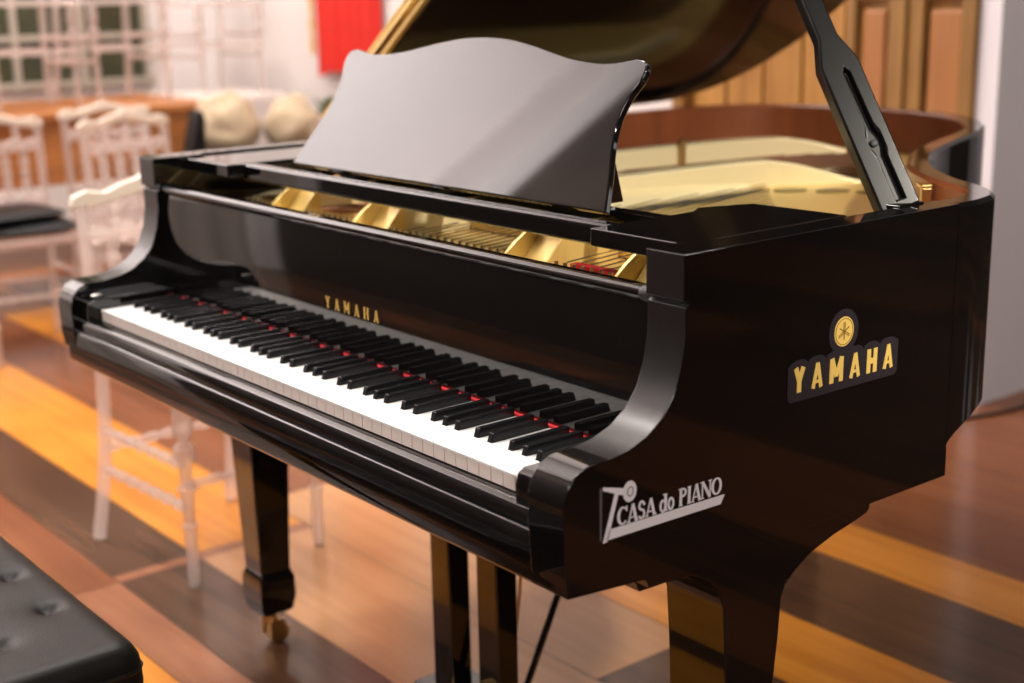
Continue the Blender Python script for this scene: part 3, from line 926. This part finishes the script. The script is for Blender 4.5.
def rnd(x, y):
    # rounded rectangle corners
    cx = min(max(x, bx0+rc), bx1-rc); cy = min(max(y, by0+rc), by1-rc)
    dx, dy = x-cx, y-cy; d = max(abs(dx), abs(dy)); l = math.hypot(dx, dy)
    if l > 1e-9 and abs(dx) > 1e-9 and abs(dy) > 1e-9: return cx+dx*d/l, cy+dy*d/l
    return x, y
V = [[bm.verts.new((*rnd(bx0+(bx1-bx0)*i/NX, by0+(by1-by0)*j/NY), topz(bx0+(bx1-bx0)*i/NX, by0+(by1-by0)*j/NY))) for j in range(NY+1)] for i in range(NX+1)]
for i in range(NX):
    for j in range(NY): bm.faces.new([V[i][j], V[i+1][j], V[i+1][j+1], V[i][j+1]])
border = [V[i][0] for i in range(NX+1)]+[V[NX][j] for j in range(1, NY+1)]+[V[i][NY] for i in range(NX-1, -1, -1)]+[V[0][j] for j in range(NY-1, 0, -1)]
prev = border
for dz, sc in ((-.012, 1.004), (-.035, 1.006), (-.058, 1.002), (-.070, .990)):
    cur = []
    for b in border:
        c = Vector(((bx0+bx1)/2, (by0+by1)/2))
        hx, hy = (bx1-bx0)/2, (by1-by0)/2
        px_ = c.x+(b.co.x-c.x)*(1+(sc-1)*.4/hx); py_ = c.y+(b.co.y-c.y)*(1+(sc-1)*.4/hy)
        cur.append(bm.verts.new((px_, py_, .462+dz)))
    for k in range(len(border)):
        k2 = (k+1) % len(border); bm.faces.new([prev[k], cur[k], cur[k2], prev[k2]])
    prev = cur
bm.faces.new(prev)
ct = link('cushion', bm, LEA, None, smooth=True, ang=80); child(ct, bench)
for tx, ty in tufts:
    bm = bmesh.new(); lathe(bm, [(.002, -.002), (.0065, -.001), (.0065, .001), (.004, .003), (.001, .0036)], (tx, ty, topz(tx, ty)), 12)
    link('button', bm, LEA, ct, smooth=True)
bm = bmesh.new()
pp = []
for k in range(4):
    cx, cy = [(bx1-rc, by1-rc), (bx0+rc, by1-rc), (bx0+rc, by0+rc), (bx1-rc, by0+rc)][k]
    for a in range(0, 91, 15): pp.append((cx+(rc+.001)*math.cos(R(a+90*k)), cy+(rc+.001)*math.sin(R(a+90*k)), .447))
pp.append(pp[0])
tube(bm, pp, .0035, 6); link('piping', bm, LEA, ct, smooth=True)
bm = bmesh.new(); box(bm, bx0+.012, bx1-.012, by0+.012, by1-.012, .33, .395)
o = link('seat_frame', bm, LAC, None, bevel=.004); child(o, bench)
for x in (bx0+.045, bx1-.045):
    for y in (by0+.045, by1-.045):
        bm = bmesh.new()
        v = [bm.verts.new(q) for q in [(x-.018, y-.018, 0), (x+.018, y-.018, 0), (x+.018, y+.018, 0), (x-.018, y+.018, 0), (x-.026, y-.026, .335), (x+.026, y-.026, .335), (x+.026, y+.026, .335), (x-.026, y+.026, .335)]]
        for f in [(3,2,1,0),(4,5,6,7),(0,1,5,4),(1,2,6,5),(2,3,7,6),(3,0,4,7)]: bm.faces.new([v[j] for j in f])
        o = link('leg', bm, LAC, None, bevel=.003); child(o, bench)

# ================================================================= clear chairs
def make_chair(name, label, group=None):
    """faces +x; back on the -x side; origin on the floor under the seat centre"""
    t = empty(name, (0, 0, 0), label, 'chair', group)
    sx, sy = .195, .175
    bm = bmesh.new()
    pts = [(sx, -sy-.015), (sx+.015, -sy*.6), (sx+.022, 0), (sx+.015, sy*.6), (sx, sy+.015), (-sx, sy), (-sx, -sy)]
    prism(bm, dense(pts[:5], 4)+pts[5:], 'z', .430, .455)
    link('seat', bm, ACR, t, bevel=.006, seg=2)
    for s in (-1, 1):
        bm = bmesh.new()
        lathe(bm, [(.011, 0), (.013, .012), (.013, .14), (.019, .148), (.012, .156), (.014, .22), (.022, .235), (.012, .25), (.015, .29), (.024, .305), (.024, .33), (.012, .345), (.021, .36), (.023, .38), (.020, .43)], (sx-.02, s*(sy-.005), 0), 12)
        link('leg', bm, ACR, t, smooth=True)
    for s in (-1, 1):
        bm = bmesh.new()
        tube(bm, bez([(-sx-.055, s*(sy+.012), .005), (-sx-.012, s*sy, .20), (-sx+.008, s*(sy-.005), .43), (-sx-.0, s*(sy-.005), .55), (-sx-.010, s*(sy-.005), .70), (-sx-.020, s*(sy-.005), .83)], 4), .0165, 8, square=False)
        link('leg', bm, ACR, t, smooth=True)
    def beaded(bm, a, b, r, nb):
        a, b = Vector(a), Vector(b); pts = []; rs = []
        N = nb*4
        for i in range(N+1):
            pts.append(a.lerp(b, i/N)); rs.append(r*(.62+.5*math.sin(math.pi*(i % 4)/4)))
        tube(bm, pts, rs, 8)
    for (a, b) in (((sx-.02, -sy, .19), (-sx-.01, -sy, .19)), ((sx-.02, sy, .19), (-sx-.01, sy, .19)), ((sx-.02, -sy, .29), (-sx, -sy, .29)), ((sx-.02, sy, .29), (-sx, sy, .29)), ((sx-.02, -sy, .24), (sx-.02, sy, .24)), ((-sx-.01, -sy, .24), (-sx-.01, sy, .24))):
        bm = bmesh.new(); beaded(bm, a, b, .012, 7); link('stretcher', bm, ACR, t, smooth=True)
    # back: crest rail, lower rail, spindles
    bm = bmesh.new()
    crest = [(a_, b_-.062) for a_, b_ in [(-sy-.02, .885), (-sy-.014, .910), (-sy+.02, .922), (-sy*.62, .914), (-sy*.36, .930), (-sy*.15, .938), (0, .950), (sy*.15, .938), (sy*.36, .930), (sy*.62, .914), (sy-.02, .922), (sy+.014, .910), (sy+.02, .885), (sy-.01, .876), (sy*.5, .890), (0, .908), (-sy*.5, .890), (-sy+.01, .876)]]
    prism(bm, crest, 'x', -sx-.036, -sx-.012)
    link('crest_rail', bm, FROST, t, bevel=.006, seg=2)
    for z, xx in ((.54, -sx), (.755, -sx-.014)):
        bm = bmesh.new(); beaded(bm, (xx, -sy, z), (xx, sy, z), .021, 5); link('back_rail', bm, ACR, t, smooth=True)
    for k in range(4):
        y = -sy+.07+.07*k
        bm = bmesh.new(); beaded(bm, (-sx, y, .54), (-sx-.014, y, .755), .019, 5)
        link('spindle', bm, ACR, t, smooth=True)
    for k in range(3):
        y = -sy*.5+sy*.5*k
        bm = bmesh.new(); beaded(bm, (-sx-.014, y, .755), (-sx-.022, y, .825), .016, 2)
        link('spindle', bm, ACR, t, smooth=True)
    return t
def dup(root, loc, rotz=0, label=None, group=None, tilt=None):
    r = root.copy(); COL.objects.link(r); r.location = loc; r.rotation_euler = (0, 0, rotz) if tilt is None else tilt
    if label: r['label'] = label
    if group: r['group'] = group
    elif 'group' in r: del r['group']
    for ch in root.children:
        c = ch.copy(); COL.objects.link(c); c.parent = r
        for gch in ch.children:
            d = gch.copy(); COL.objects.link(d); d.parent = c
    return r
chA = make_chair('clear_chair', 'clear acrylic chair directly behind the bass end of the piano keyboard', 'clear acrylic chairs')
chA.location = (-1.10, .435, 0); chA.rotation_euler = (0, 0, R(4))
G = 'clear acrylic chairs'
chB = dup(chA, (-3.32, .80, 0), R(-3), 'clear acrylic chair at the far left carrying a black seat cushion', G)
chC = dup(chA, (-2.98, 1.22, 0), R(8), 'clear spindle-back chair behind and right of the black-cushioned chair', G)
chD = dup(chA, (-3.52, 1.33, 0), R(-4), 'clear acrylic chair standing nearest the slumped beige sack', G)
# cushions
bm = bmesh.new()
N = 16
def cushion(sx, sy, h):
    bm = bmesh.new(); V = []
    N = 18
    for sgn in (1, -1):
        grid = []
        for i in range(N+1):
            row = []
            for j in range(N+1):
                u, v = i/N*2-1, j/N*2-1
                zz = h/2*(1-abs(u)**5)**.5*(1-abs(v)**5)**.5
                row.append(bm.verts.new((u*sx, v*sy, h/2+sgn*zz)))
            grid.append(row)
        for i in range(N):
            for j in range(N): bm.faces.new([grid[i][j], grid[i+1][j], grid[i+1][j+1], grid[i][j+1]])
    bmesh.ops.remove_doubles(bm, verts=bm.verts, dist=1e-5)
    return bm
c1 = tag(link('seat_cushion', cushion(.18, .17, .055), CUSH, smooth=True, ang=85), 'black vinyl cushion resting directly on the far left clear chair', 'cushion')
c1.location = (-3.30, .80, .457); c1.rotation_euler = (0, 0, R(-3))
c2 = tag(link('seat_cushion', cushion(.16, .16, .04), CUSH, smooth=True, ang=85), 'second black cushion stacked on top, pushed to the left', 'cushion')
c2.location = (-3.30, .76, .513); c2.rotation_euler = (0, 0, R(5))

# table holding more chairs
tab = empty('wooden_table', (-4.3, 1.5, 0), 'long orange-brown wooden table by the left window loaded with clear chairs', 'table')
def tp(name, boxes, m=SIDEW, bev=.005):
    bm = bmesh.new()
    for b in boxes: box(bm, *b)
    o = link(name, bm, m, None, bevel=bev); child(o, tab); return o
tp('tabletop', [(-4.75, -3.93, .55, 1.98, .800, .835)])
tp('apron', [(-4.0, -3.96, .60, 1.93, .53, .80)])
tp('apron', [(-4.70, -4.66, .60, 1.93, .53, .80)])
tp('apron', [(-4.66, -4.0, .60, .64, .53, .80)])
tp('apron', [(-4.66, -4.0, 1.89, 1.93, .53, .80)])
for x in (-4.68, -3.98):
    for y in (.60, 1.87): tp('leg', [(x-.0, x+.06, y, y+.06, 0, .53)])
tp('lower_shelf', [(-4.62, -3.98, .66, 1.87, .14, .17)])
pos = [(-4.32, .77, R(3), 'leftmost'), (-4.22, 1.20, R(-2), 'middle'), (-4.33, 1.66, R(3), 'rightmost')]
for x, y, rz, w in pos:
    dup(chA, (x, y, .8365), rz, 'clear acrylic chair standing on the wooden table, %s of the three up there' % w, 'clear chairs on the table')

bm = bmesh.new(); box(bm, -5.05, -4.45, 2.10, 2.64, .0, .80); box(bm, -5.03, -4.47, 2.12, 2.62, .80, .815)
tag(link('white_plinth', bm, WPAINT, bevel=.006), 'white painted plinth by the left wall carrying a single clear chair', 'plinth')
dup(chA, (-4.73, 2.36, .8155), R(4), 'clear acrylic chair standing alone on the white plinth', G)
# beige sacks on dark case
box_ = empty('storage_case', (-3.6, 2.0, 0), 'low dark cloth-covered case under the beige sacks behind the piano', 'case')
bm = bmesh.new(); box(bm, -3.85, -3.36, 1.57, 2.26, .08, .56)
o = link('case_body', bm, CASEM, None, bevel=.02, seg=3); child(o, box_)
bm = bmesh.new(); box(bm, -3.86, -3.35, 1.56, 2.27, .565, .61)
o = link('case_lid', bm, CASEM, None, bevel=.01); child(o, box_)
for x in (-3.82, -3.44):
    for y in (1.62, 2.17):
        bm = bmesh.new(); box(bm, x, x+.05, y, y+.05, 0, .08); o = link('foot', bm, RUB, None); child(o, box_)
def sack(cx, cy, z0, rx, ry, h, seed, label):
    bm = bmesh.new(); bmesh.ops.create_uvsphere(bm, u_segments=36, v_segments=22, radius=1)
    for v in bm.verts:
        c = v.co.copy()
        n_ = noise.noise(c*1.6+Vector((seed, 0, 0)))*.22+noise.noise(c*4+Vector((0, seed, 0)))*.08
        k = 1+n_
        z = (c.z*.5+.5)
        w = 1.0-.25*z**3
        v.co = Vector((cx+c.x*rx*k*w, cy+c.y*ry*k*w, z0+max(0, z*h*(1+n_*.6))))
    o = link('canvas_sack', bm, SACK, smooth=True, ang=80)
    return tag(o, label, 'sack')
sack(-3.66, 1.855, .611, .14, .15, .27, 3.1, 'larger slumped beige canvas sack, left on the dark case')
sack(-3.56, 2.125, .611, .13, .125, .255, 8.4, 'smaller beige canvas sack, right on the dark case')
# black slim upright bag (the dark wedge left of the sacks)
bm = bmesh.new(); prism(bm, [(-.06, 0), (.02, 0), (.025, .20), (.015, .235), (.0, .23), (-.035, .10)], 'x', -.05, .05)
o = link('black_bag', bm, CUSH, bevel=.012, seg=3); o.location = (-3.90, 1.66-.10, .631)
o.location = (-3.46, 1.61, .6105)
tag(o, 'narrow black bag standing upright against the larger beige sack', 'bag')
# added reflector: out-of-view white table that pales the left part of the fallboard
dt = empty('reflector_table', (-3.85, -1.0, 0), 'added out-of-view table under a white cloth, a reflector for the left end of the fallboard', 'table')
bm = bmesh.new()
N = 120; top_, bot_, mid_ = [], [], []
for i in range(N):
    t = i/N*4; k = int(t); u = t-k
    cs = [(-.55, -.47), (.55, -.47), (.55, .47), (-.55, .47)]
    a, b = Vector(cs[k]), Vector(cs[(k+1) % 4]); p = a.lerp(b, u)
    nrm = Vector((b.y-a.y, -(b.x-a.x))).normalized(); w_ = .022*math.sin(u*2*math.pi*6)+.03
    top_.append(bm.verts.new((p.x, p.y, .76))); mid_.append(bm.verts.new((p.x+nrm.x*w_*.4, p.y+nrm.y*w_*.4, .5)))
    bot_.append(bm.verts.new((p.x+nrm.x*w_, p.y+nrm.y*w_, .015)))
for i in range(N):
    j = (i+1) % N
    bm.faces.new([top_[i], top_[j], mid_[j], mid_[i]]); bm.faces.new([mid_[i], mid_[j], bot_[j], bot_[i]])
bm.faces.new(top_)
link('tablecloth', bm, WPAINT, dt, smooth=True, ang=50)
bm = bmesh.new(); box(bm, -.54, .54, -.46, .46, .72, .755); link('tabletop', bm, SIDEW, dt)
for sx_ in (-.5, .46):
    for sy_ in (-.42, .38):
        bm = bmesh.new(); box(bm, sx_, sx_+.04, sy_, sy_+.04, 0, .72); link('leg', bm, SIDEW, dt)
# plant
pl = empty('potted_plant', (-3.95, 2.56, 0), 'small green plant in a white pot on a white stand near the red cloth', 'plant')
bm = bmesh.new(); lathe(bm, [(.11, 0), (.11, .02), (.03, .04), (.025, .52), (.10, .55), (.10, .57)], (0, 0, 0), 20); link('stand', bm, POT, pl, smooth=True, ang=50)
bm = bmesh.new(); lathe(bm, [(.06, .571), (.085, .66), (.09, .72), (.08, .72)], (0, 0, 0), 20); link('pot', bm, POT, pl, smooth=True, ang=50)
bm = bmesh.new()
for k in range(46):
    a = random.uniform(0, 6.28); r0 = random.uniform(.02, .09); h = random.uniform(.03, .11)
    base = Vector((r0*math.cos(a)*.5, r0*math.sin(a)*.5, .72)); tip = Vector((r0*math.cos(a)*1.5, r0*math.sin(a)*1.5, .72+h))
    mid = (base+tip)/2+Vector((0, 0, .02)); sd = Vector((-math.sin(a), math.cos(a), 0))*.014
    vs = [bm.verts.new(q) for q in (base, mid+sd, tip, mid-sd)]; bm.faces.new(vs)
link('foliage', bm, LEAF, pl)
# red hanging
rb = empty('red_banner', (-4.1, 2.72, 0), 'bright red satin cloth with gold edging hanging on the white wall', 'banner')
bm = bmesh.new(); NXX = 60; A, B = [], []
for i in range(NXX+1):
    u = i/NXX; x = -4.30+.56*u; y = 2.715+.018*math.sin(u*34)+.008*math.sin(u*13+1)
    A.append((bm.verts.new((x, y, .895+.03*math.sin(u*5))), bm.verts.new((x, y, 2.6)))); B.append((bm.verts.new((x, y-.004, .895+.03*math.sin(u*5))), bm.verts.new((x, y-.004, 2.6))))
for i in range(NXX):
    bm.faces.new([A[i][0], A[i+1][0], A[i+1][1], A[i][1]]); bm.faces.new([B[i][1], B[i+1][1], B[i+1][0], B[i][0]])
    bm.faces.new([A[i][0], B[i][0], B[i+1][0], A[i+1][0]]); bm.faces.new([A[i][1], A[i+1][1], B[i+1][1], B[i][1]])
bm.faces.new([A[0][0], A[0][1], B[0][1], B[0][0]]); bm.faces.new([A[-1][0], B[-1][0], B[-1][1], A[-1][1]])
o = link('cloth', bm, REDC, None, smooth=True, ang=60); child(o, rb)
bm = bmesh.new(); tube(bm, [(-4.312, 2.70, 2.6-.05*k) for k in range(33)], [.010+.006*(k % 2) for k in range(33)], 8)
o = link('gold_fringe', bm, GOLDT, None, smooth=True); child(o, rb)
bm = bmesh.new(); tube(bm, [(-4.40, 2.735, 2.61), (-3.76, 2.735, 2.61)], .012, 10); o = link('hanging_rod', bm, GOLDT, None, smooth=True); child(o, rb)
# cable on the floor at right
bm = bmesh.new()
tube(bm, bez([(-.50, 2.55, .006), (-.44, 2.72, .006), (-.40, 2.95, .006), (-.33, 3.1, .006), (-.1, 3.15, .006), (.2, 3.25, .006), (.9, 3.4, .006)], 6), .006, 8)
tag(link('power_cable', bm, RUB, smooth=True), 'thin dark cable lying on the floor along the white wall at right', 'cable')
bm = bmesh.new(); box(bm, -.20, .04, 2.72, 2.9, 0, .11)
tag(link('stage_monitor', bm, CASEM, bevel=.02), 'small dark box on the floor at the right edge of the photo', 'box')

# ================================================================= lights
def area(name, loc, target, size, power, col=(1, .94, .88), sizey=None):
    l = D.lights.new(name, 'AREA'); l.energy = power; l.color = col; l.size = size
    if sizey: l.shape = 'RECTANGLE'; l.size_y = sizey
    o = D.objects.new(name, l); COL.objects.link(o); o.location = loc
    d = Vector(target)-Vector(loc); o.rotation_euler = d.to_track_quat('-Z', 'Y').to_euler()
    return o
area('ceiling_light_front', (.2, -.6, 6.0), (.0, .2, .8), 1.0, 110)
area('left_fill_light', (-3.0, -.4, 5.8), (-3.1, -.3, 0), 1.2, 165)  # fill lamp added to brighten the reflected table and the left floor
area('ceiling_light_back', (-2.6, 1.7, 6.0), (-2.8, 1.4, 0), 1.4, 165)
area('side_wall_fill', (.7, 3.7, 4.6), (-.53, 3.2, .9), .5, 36)  # added fill, hung below the ceiling to lift the white side wall
area('left_wall_fill', (-2.8, -1.1, 3.4), (-5.5, -1.8, 4.9), .9, 640, (1, .94, .95))  # no fixture here: added to brighten the wall mirrored by the music desk
area('window_light', (4.5, -1.3, 2.7), (.6, .1, .8), 2.0, 150, (1, .93, .88), 1.6)
area('front_light', (-.9, -2.4, 3.0), (0, 0, .7), .6, 55, (1, .93, .88))
sp = D.lights.new('interior_fill_spot', 'SPOT'); sp.energy = 820; sp.spot_size = R(24); sp.spot_blend = .6; sp.shadow_soft_size = .12; sp.color = (1, .92, .80)  # spot added to light the gold plate under the raised lid
so_ = D.objects.new('interior_fill_spot', sp); COL.objects.link(so_); so_.location = (3.9, .9, 3.6)
so_.rotation_euler = (Vector((-.05, 1.0, .9))-so_.location).to_track_quat('-Z', 'Y').to_euler()
wd_ = D.worlds.new('world'); SC.world = wd_; wd_.use_nodes = True
wd_.node_tree.nodes['Background'].inputs[0].default_value = (.9, .9, 1, 1)
wd_.node_tree.nodes['Background'].inputs[1].default_value = .2

# ================================================================= camera
cx, cy, cz, yaw, pitch, roll, f = 1.79348, -.964726, 1.284174, .89473, -.247255, -.0198446, 1382.906
Fv = Vector((-math.sin(yaw)*math.cos(pitch), math.cos(yaw)*math.cos(pitch), math.sin(pitch)))
Rv = Vector((math.cos(yaw), math.sin(yaw), 0)); Uv = Rv.cross(Fv)
R2 = Rv*math.cos(roll)+Uv*math.sin(roll); U2 = -Rv*math.sin(roll)+Uv*math.cos(roll)
cam = D.cameras.new('camera'); co = D.objects.new('camera', cam); COL.objects.link(co)
co.matrix_world = Matrix(((R2.x, U2.x, -Fv.x, cx), (R2.y, U2.y, -Fv.y, cy), (R2.z, U2.z, -Fv.z, cz), (0, 0, 0, 1)))
cam.sensor_width = 36; cam.lens = f/1024*36; cam.clip_start = .05
cam.dof.use_dof = True; cam.dof.focus_distance = 1.82; cam.dof.aperture_fstop = 2.8
SC.camera = co
SC.view_settings.view_transform = 'Standard'; SC.view_settings.look = 'None'
SC.view_settings.gamma = 1; SC.view_settings.exposure = 0; SC.view_settings.use_curve_mapping = False
SC.cycles.use_denoising = True
SC.cycles.max_bounces = 10; SC.cycles.transparent_max_bounces = 40; SC.cycles.glossy_bounces = 5
SC.cycles.sample_clamp_indirect = 6
